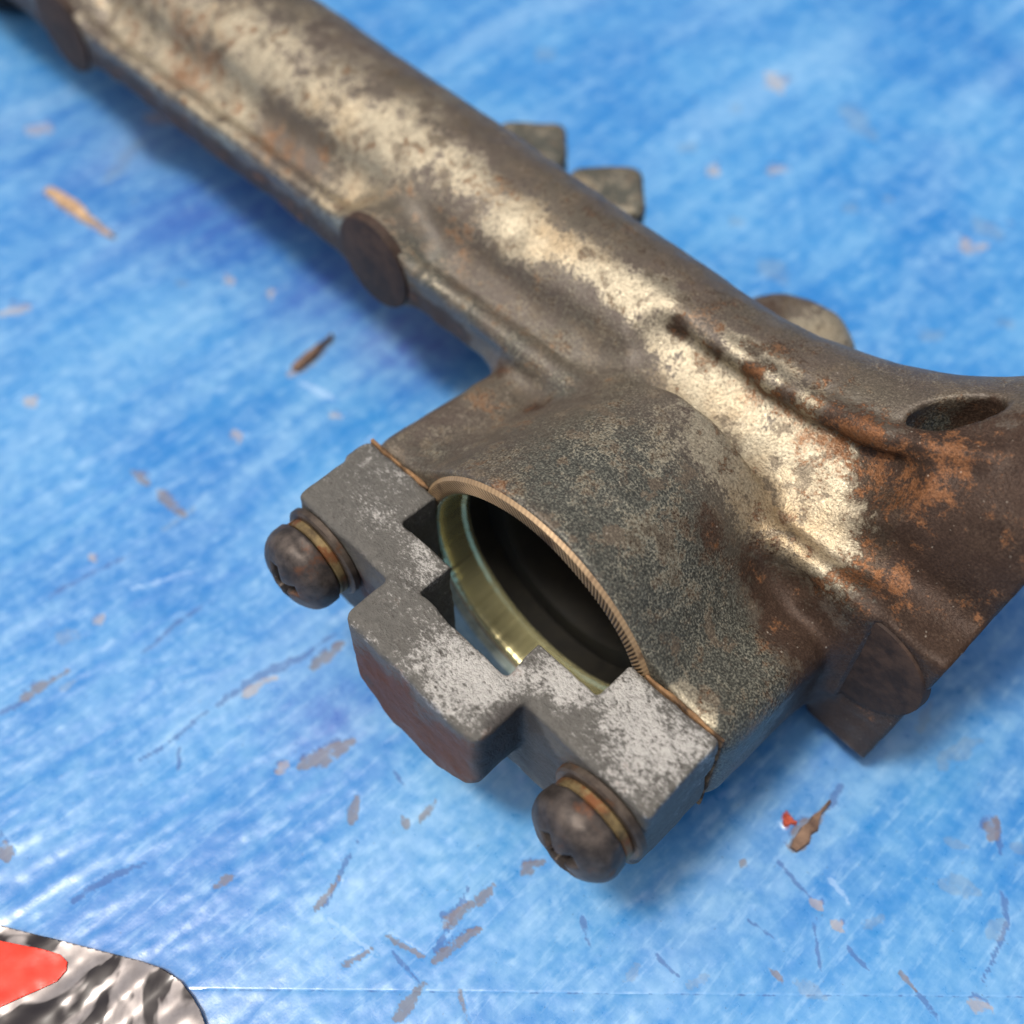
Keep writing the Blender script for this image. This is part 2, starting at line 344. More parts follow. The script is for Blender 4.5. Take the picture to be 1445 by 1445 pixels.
def table_field(U, V_):
    """height (mm) and masks on flat arrays of board coordinates"""
    H = np.zeros_like(U); M_ = {k: np.zeros_like(U) for k in 'tbgpkrv'}
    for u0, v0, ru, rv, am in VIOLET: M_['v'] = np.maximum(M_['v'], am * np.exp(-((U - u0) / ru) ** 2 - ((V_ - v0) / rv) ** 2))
    wob = vnoise(U, V_, U * 0, 2.3) * .4 + vnoise(U, V_, U * 0 + 9, 1.1) * .4
    wu, wv = vnoise(U, V_, U * 0 + 3, 5.) * .5, vnoise(U, V_, U * 0 + 5, 5.) * .5
    for u0, v0, u1, v1, wd, kd in MARKS + extra:
        wd = wd * .6 if kd == 'g' else wd * .85
        L = math.hypot(u1 - u0, v1 - v0); pad = wd * 2.5 + 1.5
        s = (U > min(u0, u1) - pad) & (U < max(u0, u1) + pad) & (V_ > min(v0, v1) - pad) & (V_ < max(v0, v1) + pad)
        if not s.any(): continue
        du, dv = (u1 - u0), (v1 - v0); L2 = max(du * du + dv * dv, 1e-6)
        a_, b_ = U[s] + wu[s] - u0, V_[s] + wv[s] - v0
        t = np.clip((a_ * du + b_ * dv) / L2, 0, 1); d = np.hypot(a_ - t * du, b_ - t * dv)
        sk = (.45 + .55 * ((u0 * 7.3 + v0 * 3.1) % 1)); r = wd * (.10 + .6 * np.sin(3.1 * np.clip(t ** sk * .9 + .07, 0, 1)) ** .8) * (1 + wob[s])
        m = np.clip(1 - (d - r * .55) / (r * .5 + .12), 0, 1); m = m * m * (3 - 2 * m)
        M_[kd][s] = np.maximum(M_[kd][s], m)
        if kd in 'bt' and wd > .9:                         # shade of the paint edge, painted dark along one side of the chip
            side = ((a_ - t * du) * dv - (b_ - t * dv) * du) / math.sqrt(L2)
            M_['g'][s] = np.maximum(M_['g'][s], np.exp(-((side - r * 1.0) / (.22 * r + .1)) ** 2) * (t > .02) * (t < .98) * .9)
        if kd in 'tbg':
            dep = {'t': .08, 'b': .05, 'g': .01}[kd]
            H[s] -= m * dep
        elif kd == 'r': H[s] += m * .25
    # paint surface: brush streaks and the soft swell of old boards
    g = (U * math.cos(.62) - V_ * math.sin(.62)); c = (U * math.sin(.62) + V_ * math.cos(.62))
    H += .07 * vnoise(g / 5, c, U * 0, 1.6) + .04 * vnoise(g / 3, c, U * 0 + 7, .7) + .22 * vnoise(U, V_, U * 0 + 2, 14) + .025 * vnoise(U, V_, U * 0, .9)
    return H, M_

def mat_table():
    t = NT('worn_blue_paint'); co = t.coord(); mk = t.attr('marks'); sep = t.n('ShaderNodeSeparateColor'); t.l(mk.outputs['Color'], sep.inputs[0])
    tan, brn, grv = sep.outputs; pal = mk.outputs['Alpha']
    mk2 = t.attr('marks2'); sep2 = t.n('ShaderNodeSeparateColor'); t.l(mk2.outputs['Color'], sep2.inputs[0]); grime, red, violet = sep2.outputs
    gr = t.map(co, (1, .11, 1), (0, 0, -.17))                    # streaks run almost along Y
    s1 = t.noise(gr, 260, 4, .6, .5); s2 = t.noise(t.map(co, (1, .16, 1), (0, 0, -.32)), 1300, 3, .65, .3)
    b1 = t.noise(co, 30, 3, .5); b2 = t.noise(co, 420, 4, .68); b3 = t.noise(co, 2400, 2, .7)
    c = t.mix(t.step(b1, .3, .7), lin(28, 112, 184), lin(50, 132, 196))
    sc_ = t.math('ADD', t.math('MULTIPLY', s1, .7), t.math('ADD', t.math('MULTIPLY', b2, .55), t.math('MULTIPLY', b1, .6)))
    c = t.mix(t.step(sc_, .74, 1.18, 0, .52), c, lin(124, 176, 214))          # chalky scuffed film
    s0 = t.noise(t.map(co, (1, .2, 1), (0, 0, -.25)), 95, 3, .5, .4)
    c = t.mix(t.step(t.math('ADD', s0, t.math('MULTIPLY_ADD', b2, .3, -.15)), .45, .75, 0, .36), c, lin(146, 188, 222))
    c = t.mix(t.step(t.math('ADD', s2, t.math('MULTIPLY', b2, .4)), .70, .95, 0, .30), c, lin(160, 198, 228))
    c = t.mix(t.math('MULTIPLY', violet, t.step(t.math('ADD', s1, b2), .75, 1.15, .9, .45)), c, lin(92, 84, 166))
    c = t.mix(t.step(b3, .70, .76, 0, .6), c, lin(60, 80, 110))               # specks of grit
    ed = t.math('MULTIPLY_ADD', t.noise(co, 800, 3, .65), 3.4, -1.7)
    f = lambda a_: t.step(t.math('ADD', a_, t.math('MULTIPLY', t.math('MULTIPLY', ed, 1.0), t.step(a_, .02, .3))), .2, .9)
    c = t.mix(t.math('MULTIPLY', f(pal), .35), c, lin(170, 200, 230))
    c = t.mix(t.math('MULTIPLY', f(grv), .6), c, lin(20, 66, 134))
    c = t.mix(t.math('MULTIPLY', f(grime), .3), c, lin(122, 136, 148))
    c = t.mix(t.math('MULTIPLY', f(brn), .7), c, t.mix(s2, lin(66, 64, 66), lin(132, 116, 104)))
    c = t.mix(t.math('MULTIPLY', f(tan), .55), c, t.mix(b2, lin(120, 112, 104), lin(192, 168, 140)))
    c = t.mix(f(red), c, lin(160, 70, 56))
    h = t.math('ADD', t.math('MULTIPLY', s1, .5), t.math('ADD', t.math('MULTIPLY', s2, .5), b2))
    h = t.math('ADD', h, t.math('MULTIPLY', b3, .25)); nb = t.bump(h, .11, .0003)
    return t.out(c, t.math('MAXIMUM', t.math('MULTIPLY_ADD', b2, .22, .2), t.math('MULTIPLY', t.step(t.math('MAXIMUM', t.math('MAXIMUM', tan, brn), t.math('MAXIMUM', grv, pal)), .02, .2), .7)), 0.0, nb, .9)

m_table = mat_table()
tabletop = tag(bpy.data.objects.new('tabletop', None), 'blue painted wooden tabletop, scuffed and chipped', None, None, 'structure'); C.objects.link(tabletop)
us = np.array(sorted(set(list(table_axis((-112, -62), (-420, -62), .7)) + list(np.arange(-61.7, 62, .31).round(3)) + list(table_axis((62, 112), (62, 420), .7)))))
va = np.concatenate([table_axis((-156, -70), (-420, -70), .85), np.arange(-69.6, -30, .5), np.arange(-30, SEAM - .1, .31), [SEAM - .25, SEAM - .1, SEAM]])
va = np.array(sorted(set(va.round(3)))); va = va[va <= SEAM + 1e-6]
vb = np.concatenate([[SEAM, SEAM + .1, SEAM + .25], table_axis((SEAM + .6, 62), (SEAM + .6, 300), .38)]); vb = np.array(sorted(set(vb.round(3))))
for vv in (va, vb):
    Ug, Vg = np.meshgrid(us, vv, indexing='ij'); shp = Ug.shape; uu, ww = Ug.ravel(), Vg.ravel()
    H, MK = table_field(uu, ww)
    ds = np.abs(ww - SEAM); H -= .03 * np.exp(-(ds / .13) ** 2)
    X, Y = uv_xy(uu, ww)
    P = np.stack([X, Y, -19.15 + H], 1)
    n1, n2 = shp; ii = np.arange(n1 * n2).reshape(shp)
    Q = np.stack([ii[:-1, :-1], ii[:-1, 1:], ii[1:, 1:], ii[1:, :-1]], -1).reshape(-1, 4)
    me = mesh_np('plank', P, Q)
    MK['g'] = np.maximum(MK['g'], .42 * np.exp(-(ds / .11) ** 2) * (vnoise(uu, ww, uu * 0, 4) > -.55))
    at = me.attributes.new('marks', 'FLOAT_COLOR', 'POINT'); at.data.foreach_set('color', np.stack([MK['t'], MK['b'], MK['g'], MK['p']], 1).astype(np.float32).ravel())
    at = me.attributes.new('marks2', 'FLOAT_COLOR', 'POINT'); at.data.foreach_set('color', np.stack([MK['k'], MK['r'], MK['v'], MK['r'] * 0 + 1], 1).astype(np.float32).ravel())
    link('plank', me, m_table, tabletop)

# ================================================================== the fuel rail
rail = bpy.data.objects.new('fuel_rail', None); C.objects.link(rail)
tag(rail, 'stained cast aluminium pipe casting with a bored side boss, lying on the blue table', 'engine part')

TS = (1.2, -1.2, 2.4)                     # the pipe sits a little above and in front of its layout position
def f_body(xo, yo, zo):
    x, y, z = xo - TS[0], yo - TS[1], zo - TS[2]
    up = np.clip(-(x + 10.0), 0, 200)
    g = 7.2 * (np.clip(x + 10, 0, 60) / 30.0) ** 2.8
    yc = 34.3 + .021 * up + .60 * g; zcn = 2.0 + .20 * g; r = 10.25 + .018 * up + .44 * g
    tube = (np.hypot(y - yc, z - zcn) - r) * .93
    web = rbox(x, y, z, (-70, 28.0, 2.0), (103.5, 7.5, 3.0), .7)
    d = smin(tube, web, 3.0)
    groove = capsule(x, y, z, (-172, 24.3, 8.6), (22, 24.3, 8.8), 1.9) + .3 * vnoise(x, y, z, 6.0)
    d = smax(d, -groove, 1.4)
    ridge = capsule(x, y, z, (-172, 21.5, 4.4), (24, 21.5, 4.7), 1.15) + .35 * vnoise(x, y, z, 5.0)
    d = smin(d, ridge, 1.0)
    under = rbox(x, y, z, (2.5, 31, -2.5), (31, 9.6, 6.0), 1.2)
    d = smin(d, under, 1.5)
    # boss with its two ears
    sx = np.clip((xo - 1) / 12, 0, 1); sx = sx * sx * (3 - 2 * sx)
    R = 16.7 - .10 * np.clip(yo, 0, 40) - .002 * np.clip(yo, 0, 40) ** 2
    boss = np.maximum(np.hypot(xo, zo) - R, np.abs(yo - 14) - 14.5) * .97
    ears = rbox(xo, yo, zo + (.10 + .16 * sx) * yo, (0, 12, -1.0), (24.2, 13.0, 7.6), 3.2) * .95
    bb = smin(boss, ears, 6.0)
    d = smin(d, bb, 3.0)
    for px_, pz_, pr_ in PADS: d = smin(d, cyl_y(x, y, z, px_, pz_, pr_ - .3, 20.4, 30), 2.6)
    # ledge along the crown and the hollow under it
    hollow = capsule(x, y, z, (-7, 25.2, 16.2), (14, 24.6, 16.4), 9.0)
    d = smax(d, -np.maximum(hollow, 23.8 - y), .8)
    lp = ((-24, 33.0, 10.5), (-6, 32.3, 11.0), (6, 31.7, 11.5), (15, 31.8, 13.0), (24, 33.6, 16.2)); lip = 99.0
    for p_, q_ in zip(lp, lp[1:]): lip = np.minimum(lip, capsule(x, y, z, p_, q_, 1.25))
    d = smin(d, lip + .35 * vnoise(x, y, z, 3.6), 1.0)
    # foot under the open end
    foot = rbox(x, y, z, (28.5, 33, -8), (6.5, 12.6, 10.7), 1.6)
    d = smin(d, foot, 3.0)
    su, sv = ((x - 18.9) + (y - 36.9)) / R2, ((x - 18.9) - (y - 36.9)) / R2
    slot = np.sqrt((su / 4.2) ** 2 + (sv / 1.9) ** 2 + ((z - 15.0) / 6.5) ** 2) * 2.4 - 2.4
    d = smax(d, -slot, .4)
    d = d + .2 * vnoise(x, y, z, 11.0) + .10 * vnoise(x, y, z, 2.2)
    # machined planes and bores
    d = np.maximum(d, .35 - yo)
    d = np.maximum(d, np.where((x < -30.5) | (x > 25), 20.3 - y, -9.0))
    d = np.maximum(d, xo - 33.6 - .078 * (zo - 8) + .05 * vnoise(x, y, z, 1.2))
    d = np.maximum(d, -np.minimum(np.minimum(cyl_y(xo, yo, zo, 0, 0, 14.5, -5, 4.2), cyl_y(xo, yo, zo, 0, 0, 14.0, -5, 7.6)), cyl_y(xo, yo, zo, 0, 0, 11.0, -5, 15.4)))
    ax_ = np.hypot(y - yc, z - zcn) - 7.0
    d = np.maximum(d, -np.maximum(ax_, 20 - x))
    return d
PADS = ((-47.0, 2.4, 6.3), (-118.0, 2.4, 6.7), (25.2, -2.0, 7.2))

BODY_STAIN = []
BODY_STAIN += [
    (-84.4,28.9,14.5,5,(0.62,0,0,0)), (-75.7,27.9,13.7,5,(0.62,0,0,0)), (-67.8,27.5,13.6,5,(0.62,0,0,0)), (-59.1,28.4,13.9,5,(0.62,0,0,0)), 
    (-53.5,28.8,14,5,(0.62,0,0,0)), (-47.2,29.5,14.5,5,(0.62,0,0,0)), (-40.6,29.6,14.5,5,(0.62,0,0,0)), (-94.2,22.4,7.8,6,(0.45,0.1,0,0.1)), 
    (-81.4,21.6,7.7,6,(0.45,0.1,0,0.1)), (-62.8,21.3,7.8,6,(0.45,0.1,0,0.1)), (-74.2,19.2,5.5,6,(0.45,0.1,0,0.1)), (-51,22,8.6,6,(0.45,0.1,0,0.1)), 
    (-105.8,24.7,9.2,6,(0.45,0.3,0,0)), (-94.1,25.8,11.7,6,(0.45,0.3,0,0)), (-88.3,26.7,12.8,6,(0.45,0.3,0,0)), (-75.6,38.7,15.1,5,(0.28,0,0,0)), 
    (-62,35.6,15.6,5,(0.28,0,0,0)), (-52.1,35.1,15.6,5,(0.28,0,0,0)), (-32.2,27.7,13.4,3,(0.75,0,0,0)), (-30.2,29.7,14.4,3,(0.75,0,0,0)), 
    (-28.5,27.4,13.2,3.4,(0.8,0,0,0)), (-24.6,29.1,14.1,3.4,(0.8,0,0,0)), (-20.5,29.3,14.1,3.4,(0.8,0,0,0)), (-16.8,28.7,13.8,3.4,(0.8,0,0,0)), 
    (-14.2,30.3,14.5,3.4,(0.8,0,0,0)), (-10.6,29.6,13.9,4.5,(0.62,0,0,0)), (-8.3,27.5,10.7,4.5,(0.62,0,0,0)), (-2.4,25.9,10,4.5,(0.62,0,0,0)), 
    (0.2,27.7,10.7,4.5,(0.62,0,0,0)), (3.4,25.1,9.9,5,(0.78,0.08,0,0)), (7.6,25.4,10,5,(0.78,0.08,0,0)), (12.7,24.7,9.6,5,(0.78,0.08,0,0)), 
    (14,28.1,11.1,5,(0.78,0.08,0,0)), (18.6,24.6,9.6,5,(0.78,0.08,0,0)), (20,26.2,11.8,5,(0.78,0.08,0,0)), (15.9,23.1,8.4,5,(0.78,0.08,0,0)), 
    (-2,31.6,14.7,1.8,(0.8,0,0,0)), (1.2,31.7,14.8,1.8,(0.8,0,0,0)), (4.5,31.4,14.9,1.8,(0.8,0,0,0)), (8.1,30.4,15.4,1.8,(0.8,0,0,0)), 
    (-3,29.1,11.4,3,(0.3,0.2,0,0)), (2.6,29.1,11.5,3,(0.3,0.2,0,0)), (5,19.1,13.1,3.5,(0.5,0.1,0,0)), (9.9,20.2,10,3.5,(0.5,0.1,0,0)), 
    (20.6,20,8.2,4,(0.35,0.2,0,0.2)), (23.9,21,8.4,4,(0.35,0.2,0,0.2)), (-35.4,19.4,8,2.6,(0.35,0,0,0.75)), (-29.4,19.3,7.8,2.6,(0.35,0,0,0.75)), 
    (-22.2,19,7.7,2.6,(0.35,0,0,0.75)), (-14,18.4,7.7,2.6,(0.35,0,0,0.75)), (-40,21.3,8.2,3.5,(0.2,0,0,0.8)), (28.2,18.8,7.1,4,(0.1,0,0,0.8)), 
    (31.4,18.7,4.7,4,(0.1,0,0,0.8)), (24.3,19.3,8.2,4,(0.1,0,0,0.8)), (-76.6,24.1,8.9,10,(0.22,0.08,0,0.1)), (-55.7,24.9,9.7,10,(0.22,0.08,0,0.1)), 
    (-39,26.3,12.2,10,(0.22,0.08,0,0.1)), (-93.8,25.1,10,10,(0.22,0.08,0,0.1)), (-110.2,23.8,8.9,10,(0.22,0.08,0,0.1)), (11.5,23,8.9,10,(0.15,0,0,0)), 
    (2.8,21.6,13.4,10,(0.15,0,0,0)), (-74.8,19.3,4,3,(0.25,0,0,0.5)), (-51.9,19.1,6.6,3,(0.25,0,0,0.5)), (-91.2,19.2,4.1,3,(0.25,0,0,0.5)), 
    (-70.4,24.8,10,4,(-0.55,0,0.12,0)), (-65.9,23.9,9.1,4,(-0.55,0,0.12,0)), (-62.2,24.4,9.2,4,(-0.55,0,0.12,0)), (-88.3,25.8,11.6,3.5,(-0.5,0,0,0)), 
    (-43.5,25.9,11.9,5,(-0.3,0.12,0,0)), (-48.2,25.6,11.4,5,(-0.3,0.12,0,0)), (-37.7,26.2,12,5,(-0.3,0.12,0,0)), (-20,25.6,11.2,6,(-0.5,0,0.08,0.1)), 
    (-14.6,25.5,10.8,6,(-0.5,0,0.08,0.1)), (-8,21.5,11.1,6,(-0.5,0,0.08,0.1)), (-24.9,24,8.8,6,(-0.5,0,0.08,0.1)), (11.1,23.5,9.2,1.6,(-0.8,0,0.1,0)), 
    (5.6,27.8,10.7,1.6,(-0.8,0,0.1,0)), (13.8,26.3,10.3,1.4,(-0.9,0,0.1,0)), (11.8,26.7,10.4,1.4,(-0.9,0,0.1,0)), (20.6,25.5,11.5,1.5,(-0.7,0,0,0)), 
    (-62.2,22,7.8,5,(0,0.3,0,0)), (-85.4,24.9,9.6,5,(0,0.3,0,0)), (-90.1,21.9,7.7,5,(0,0.3,0,0)), (-69.9,22.2,7.8,5,(0,0.3,0,0)), 
    (-42.8,20.7,10,5,(0,0.16,0,0)), (-36,23.4,8.4,5,(0,0.16,0,0)), (-30.3,23.6,8.7,5,(0,0.16,0,0)), (7.4,29.7,12.2,3,(0.1,0.4,0,0)), 
    (10.8,29.7,12.4,3,(0.1,0.4,0,0)), (14.1,29.8,12.5,3,(0.1,0.4,0,0)), (2,29.7,12.1,3,(0.1,0.4,0,0)), (16.4,29.6,15.8,2.2,(0.3,0.5,0,0)), 
    (14.2,29.4,15.5,2.2,(0.3,0.5,0,0)), (23.9,28.8,16.5,2.3,(0,0.36,0,0)), (25.3,26.8,14.3,2.3,(0,0.36,0,0)), (26.3,25.3,11.1,2.3,(0,0.36,0,0)), 
    (24.5,30.7,18.4,2.3,(0,0.36,0,0)), (22.5,27.7,15.1,2.3,(0,0.36,0,0)), (24.8,22,8.2,3,(0,0.3,0,0)), (-19.8,13.4,5.3,4,(0,0.35,0.15,0)), 
    (-11.6,10.7,10.3,4,(0,0.35,0.15,0)), (-9.6,-0.1,10.9,1.6,(0,0.75,0,-0.4)), (-5,0.3,15.5,1.6,(0,0.75,0,-0.4)), (0.1,0.6,16.5,1.6,(0,0.75,0,-0.4)), 
    (-12.8,0,9.5,1.6,(0,0.75,0,-0.4)), (3.4,5.5,15.5,8,(0,-0.25,0,0)), (8.9,4.4,13.4,8,(0,-0.25,0,0)), (-0.8,5.2,16,8,(0,-0.25,0,0)), 
    (-6.9,30.8,14.6,1.8,(0.2,0.6,0,0)), (-4,30.8,14.6,1.8,(0.2,0.6,0,0)), (16.4,35.7,17.4,5,(0,0.14,0,0)), (10.2,33.7,16,5,(0,0.14,0,0)), 
    (26.2,32.8,20.1,5,(0,0.14,0,0)), (22.3,30.8,18.4,2.5,(0.35,0.35,0,0)), (19.5,30.1,17,2.5,(0.35,0.35,0,0)), (-59.5,35.9,15.6,4.5,(-0.3,0.05,0.3,-0.2)), 
    (-46.8,34.8,15.4,4.5,(-0.3,0.05,0.3,-0.2)), (-35.5,34.4,15.2,4.5,(-0.3,0.05,0.3,-0.2)), (-25.8,34.9,15,4.5,(-0.3,0.05,0.3,-0.2)), 
    (-16.7,35.4,14.7,4.5,(-0.3,0.05,0.3,-0.2)), (-7.3,34.8,14.6,4.5,(-0.3,0.05,0.3,-0.2)), (0.8,33.8,14.9,4.5,(-0.3,0.05,0.3,-0.2)), 
    (7.7,33.7,15.6,4.5,(-0.3,0.05,0.3,-0.2)), (-88.8,19.3,1.9,1.8,(-0.6,0,0.75,-0.6)), (-75.6,19.3,1.9,1.8,(-0.6,0,0.75,-0.6)), 
    (-34.5,19.3,2.5,1.8,(-0.6,0,0.75,-0.6)), (-97,19.4,3.5,1.8,(-0.6,0,0.75,-0.6)), (9.9,13.6,11.2,3.2,(-0.4,0.1,0.55,-0.5)), 
    (13.7,16.7,5.9,3.2,(-0.4,0.1,0.55,-0.5)), (18.1,17.6,2.7,3.2,(-0.4,0.1,0.55,-0.5)), (21.7,15.1,2.7,3.2,(-0.4,0.1,0.55,-0.5)), 
    (17.6,15.8,3,3.2,(-0.4,0.1,0.55,-0.5)), (-22.8,17.4,4.4,2.2,(-0.3,0.15,0.55,-0.3)), (-14.3,15.5,6.8,2.2,(-0.3,0.15,0.55,-0.3)), 
    (27.6,30.2,18.7,8,(-0.5,0.05,1,-0.4)), (30.6,27.8,16.5,8,(-0.5,0.05,1,-0.4)), (31.6,25.9,11.6,8,(-0.5,0.05,1,-0.4)), 
    (29.4,24.4,8.3,8,(-0.5,0.05,1,-0.4)), (18.8,30.2,14.2,3,(-0.5,0.1,0.7,-0.3)), (18.7,28.8,12.6,3,(-0.5,0.1,0.7,-0.3)), 
    (20.8,30.2,17.5,3,(-0.5,0.1,0.7,-0.3)), (13.2,29.6,15.6,3,(-0.5,0.1,0.7,-0.3)), (-8,30,13.4,1.5,(-0.4,0,0.6,0)), (-3,29.8,13.5,1.5,(-0.4,0,0.6,0)), 
    (1.6,29.6,14,1.5,(-0.4,0,0.6,0)), (6.2,29.3,14.3,1.5,(-0.4,0,0.6,0)), (11.3,29.4,14.2,1.5,(-0.4,0,0.6,0)), (15.9,30.3,13.1,1.5,(-0.4,0,0.6,0)), 
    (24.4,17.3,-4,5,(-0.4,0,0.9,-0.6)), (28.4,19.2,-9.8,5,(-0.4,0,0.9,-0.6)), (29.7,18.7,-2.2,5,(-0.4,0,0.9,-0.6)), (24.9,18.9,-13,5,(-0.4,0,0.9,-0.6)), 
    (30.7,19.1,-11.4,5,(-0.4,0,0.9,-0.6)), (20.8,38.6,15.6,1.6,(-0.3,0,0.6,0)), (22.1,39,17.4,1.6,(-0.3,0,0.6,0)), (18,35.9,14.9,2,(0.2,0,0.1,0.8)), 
    (19.5,37.5,14.4,2,(0.2,0,0.1,0.8)), (4.3,5.5,15.3,7.5,(0,0,0,0.5)), (0.4,4,16.2,7.5,(0,0,0,0.5)), (8.9,4.4,13.4,7.5,(0,0,0,0.5)), 
    (12.8,5.3,9.7,7.5,(0,0,0,0.5)), (16.6,6.6,6.2,7.5,(0,0,0,0.5)), (20.4,7.4,4.7,7.5,(0,0,0,0.5)), (20.2,3.3,5.9,7.5,(0,0,0,0.5)), 
    (1.1,12.9,15.1,7,(0.06,0,0,0.4)), (-2,9.3,15.5,7,(0.06,0,0,0.4)), (8.3,11,12.8,7,(0.06,0,0,0.4)), (13.9,10.6,7.2,7,(0.06,0,0,0.4)), 
    (-11.6,10.7,10.3,3,(0,0,0,0.3)), (-17.4,3.1,7.1,3.5,(0.1,0,0,0.55)), (-9.3,4.4,13.3,4,(0,0.1,0.1,0.15)), (-4,2.1,15.9,4,(0,0.1,0.1,0.15)), 
    (18.3,0.5,6.6,1.3,(1.3,0,0,0.5)), (20.6,0.7,6.1,1.3,(1.3,0,0,0.5)), (24.1,7.5,2.7,5,(0,0,0.1,0.5)), (24.4,2.1,2.3,5,(0,0,0.1,0.5)), ]

for xs in np.arange(-172, -28, 3.2):
    BODY_STAIN.append((xs, 19.0, 3.0, 2.3, (-.9, 0, .75, -.7)))          # the sawn edge is browned all along
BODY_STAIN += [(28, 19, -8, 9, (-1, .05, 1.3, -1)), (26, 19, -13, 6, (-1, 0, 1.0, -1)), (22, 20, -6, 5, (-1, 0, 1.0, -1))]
BODY_STAIN += [(18.6, .4, 7.4, 1.2, (1.5, 0, 0, .6)), (20.4, .4, 7.4, 1.0, (1.4, 0, 0, .6)), (22, .5, 7.0, 1.0, (1.0, 0, 0, .6))]
m_cast = mat_casting()
V, Q = sdf_mesh(f_body, (-172.3, -.6, -19.6), (34.5, 75, 36), .5)
me = mesh_np('body', V, Q); stain_shade_attr(me, V, BODY_STAIN)
body = link('body', me, m_cast, rail)
rail['label'] = 'stained cast aluminium fuel rail with a bored side boss, lying on the blue table'

m_dark = mat_metal('dark_brown_machined', lin(40, 31, 27), lin(70, 55, 46), .6, .05, 1500, .5, lin(92, 72, 56), .36)
m_pale = mat_metal('pale_cast', lin(120, 116, 104), lin(176, 172, 156), .5, .3, 1500, .5)
m_green = mat_metal('grey_green_cast', lin(86, 92, 84), lin(132, 130, 112), .55, .25, 1200, .5, lin(110, 92, 80), .45)

def disc_pad(x, z, r, y0, y1):
    prof = [(0.001, y0), (r - .5, y0), (r - .12, y0 + .12), (r, y0 + .45), (r + .1, y0 + 1.2)]
    return link('machined_pad', lathe_y('machined_pad', prof, x, z, 64), m_dark, rail)
for px_, pz_, pr_ in PADS: disc_pad(px_ + TS[0], pz_ + TS[2], pr_ * .98, 19.9 + TS[1], 27)

def cast_lug(cx, cy, top, turn):
    def f(x, y, z):
        d = z * 0 - 99.0
        for k in range(8):
            t = turn + k * math.pi / 4; d = smax(d, (x - cx) * math.cos(t) + (y - cy) * math.sin(t) - (5.0 if k % 2 == 0 else 6.3), .8)
        d = smax(d, z - top, 1.2); d = np.maximum(d, -14 - z)
        return np.minimum(d, rbox(x, y, z, (cx + 1, cy - 6, top - 6.5), (3.4, 6, 4.5), 1)) + .15 * vnoise(x, y, z, 3.0)
    V, Q = sdf_mesh(f, (cx - 7, cy - 13.5, -15), (cx + 7, cy + 7, top + 1), .55)
    me = mesh_np('cast_lug', V, Q)
    stain_shade_attr(me, V, [(cx, cy - 2, top - 3, 12, (.18, -.2, -.2, 1.5)), (cx - 1, cy + 2, top + .5, 3.5, (.1, .2, .1, -.6)), (cx + 4, cy - 4, top - 5, 6, (.12, 0, 0, 1.4)), (cx + 4, cy - 4, top - .6, 1.8, (.9, 0, 0, .6)), (cx - 3, cy - 3, top, 3, (.5, 0, 0, .3))])
    return link('cast_lug', me, m_cast, rail)
cast_lug(-53.6, 54.2, .2, -.79); cast_lug(-38.6, 53.6, 1.0, -.79)
def f_round(x, y, z):
    rr_ = np.hypot(x + 5.2, y - 49.4)
    return smax(rr_ - 8.8, z - .4, 3.5) + .15 * vnoise(x, y, z, 2.5)
V, Q = sdf_mesh(f_round, (-16, 38, -15), (5, 61, 5), .5)
me = mesh_np('round_boss', V, Q); stain_shade_attr(me, V, [(1, 48, -1, 9, (2.2, 0, 0, .5)), (-12, 51, 1, 5, (-1.6, 0, .6, 0))])
link('round_boss', me, m_cast, rail)

# ---- bore: bright turned sleeve, knurled rim, gasket
m_bore = NT('turned_bore'); _co = m_bore.coord(); _n = m_bore.noise(m_bore.map(_co, (1, .1, 1)), 420, 3, .6)
m_bore = m_bore.out(m_bore.mix(_n, lin(176, 170, 124), lin(216, 210, 164)), .27, .75, m_bore.bump(_n, .6, .0004))
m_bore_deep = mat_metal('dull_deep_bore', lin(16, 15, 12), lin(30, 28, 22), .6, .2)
me = lathe_y('bore_sleeve', [(14.35, .05), (14.05, .25), (13.9, .7), (13.9, 1.7), (13.9, 2.7), (13.9, 3.6), (13.5, 3.9), (13.5, 4.3)], seg=600)
for v in me.vertices:                                        # chatter left by the cutting tool
    th = math.atan2(v.co.z - ZT * S, v.co.x); k = 1 + (.028 * math.sin(th * 37 + 1.3) + .012 * math.sin(th * 91)) / 14
    v.co.x *= k; v.co.z = ZT * S + (v.co.z - ZT * S) * k
sl = link('bore_sleeve', me, m_bore, rail)
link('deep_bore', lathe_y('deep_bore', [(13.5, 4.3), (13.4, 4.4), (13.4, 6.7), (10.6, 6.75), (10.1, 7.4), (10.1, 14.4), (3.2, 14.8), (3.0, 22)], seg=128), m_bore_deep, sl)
# rim with oblique tool marks: each ridge is real relief
V, F = [], []
NK = 1200; rr = [14.3, 14.5, 14.85, 15.2, 15.55, 15.9, 16.15]
for i in range(NK):
    for k, r in enumerate(rr):
        t = 2 * math.pi * (i / NK) + (r - 14) * .045
        amp = .10 * (0.35 + .65 * math.sin(.5 * math.pi * min(1, k / 1.5))) * (1 if k < 5 else .4)
        y = -.05 - amp * (1 if (i // 3) % 2 else 0) * (.6 + .4 * math.sin(t * 7))
        V.append((r * math.cos(t), y if 0 < k < 6 else (.05 if k == 0 else .35), r * math.sin(t)))
n = len(rr)
for i in range(NK):
    j = (i + 1) % NK
    for k in range(n - 1): F.append((i * n + k, i * n + k + 1, j * n + k + 1, j * n + k))
t_ = NT('tarnished_tan_rim'); _co = t_.coord(); _n = t_.noise(_co, 500, 5, .7)
_c = t_.mix(_n, lin(128, 104, 76), lin(190, 164, 128)); _c = t_.mix(t_.step(t_.noise(_co, 260, 5, .65), .56, .66, 0, .8), _c, lin(84, 60, 44))
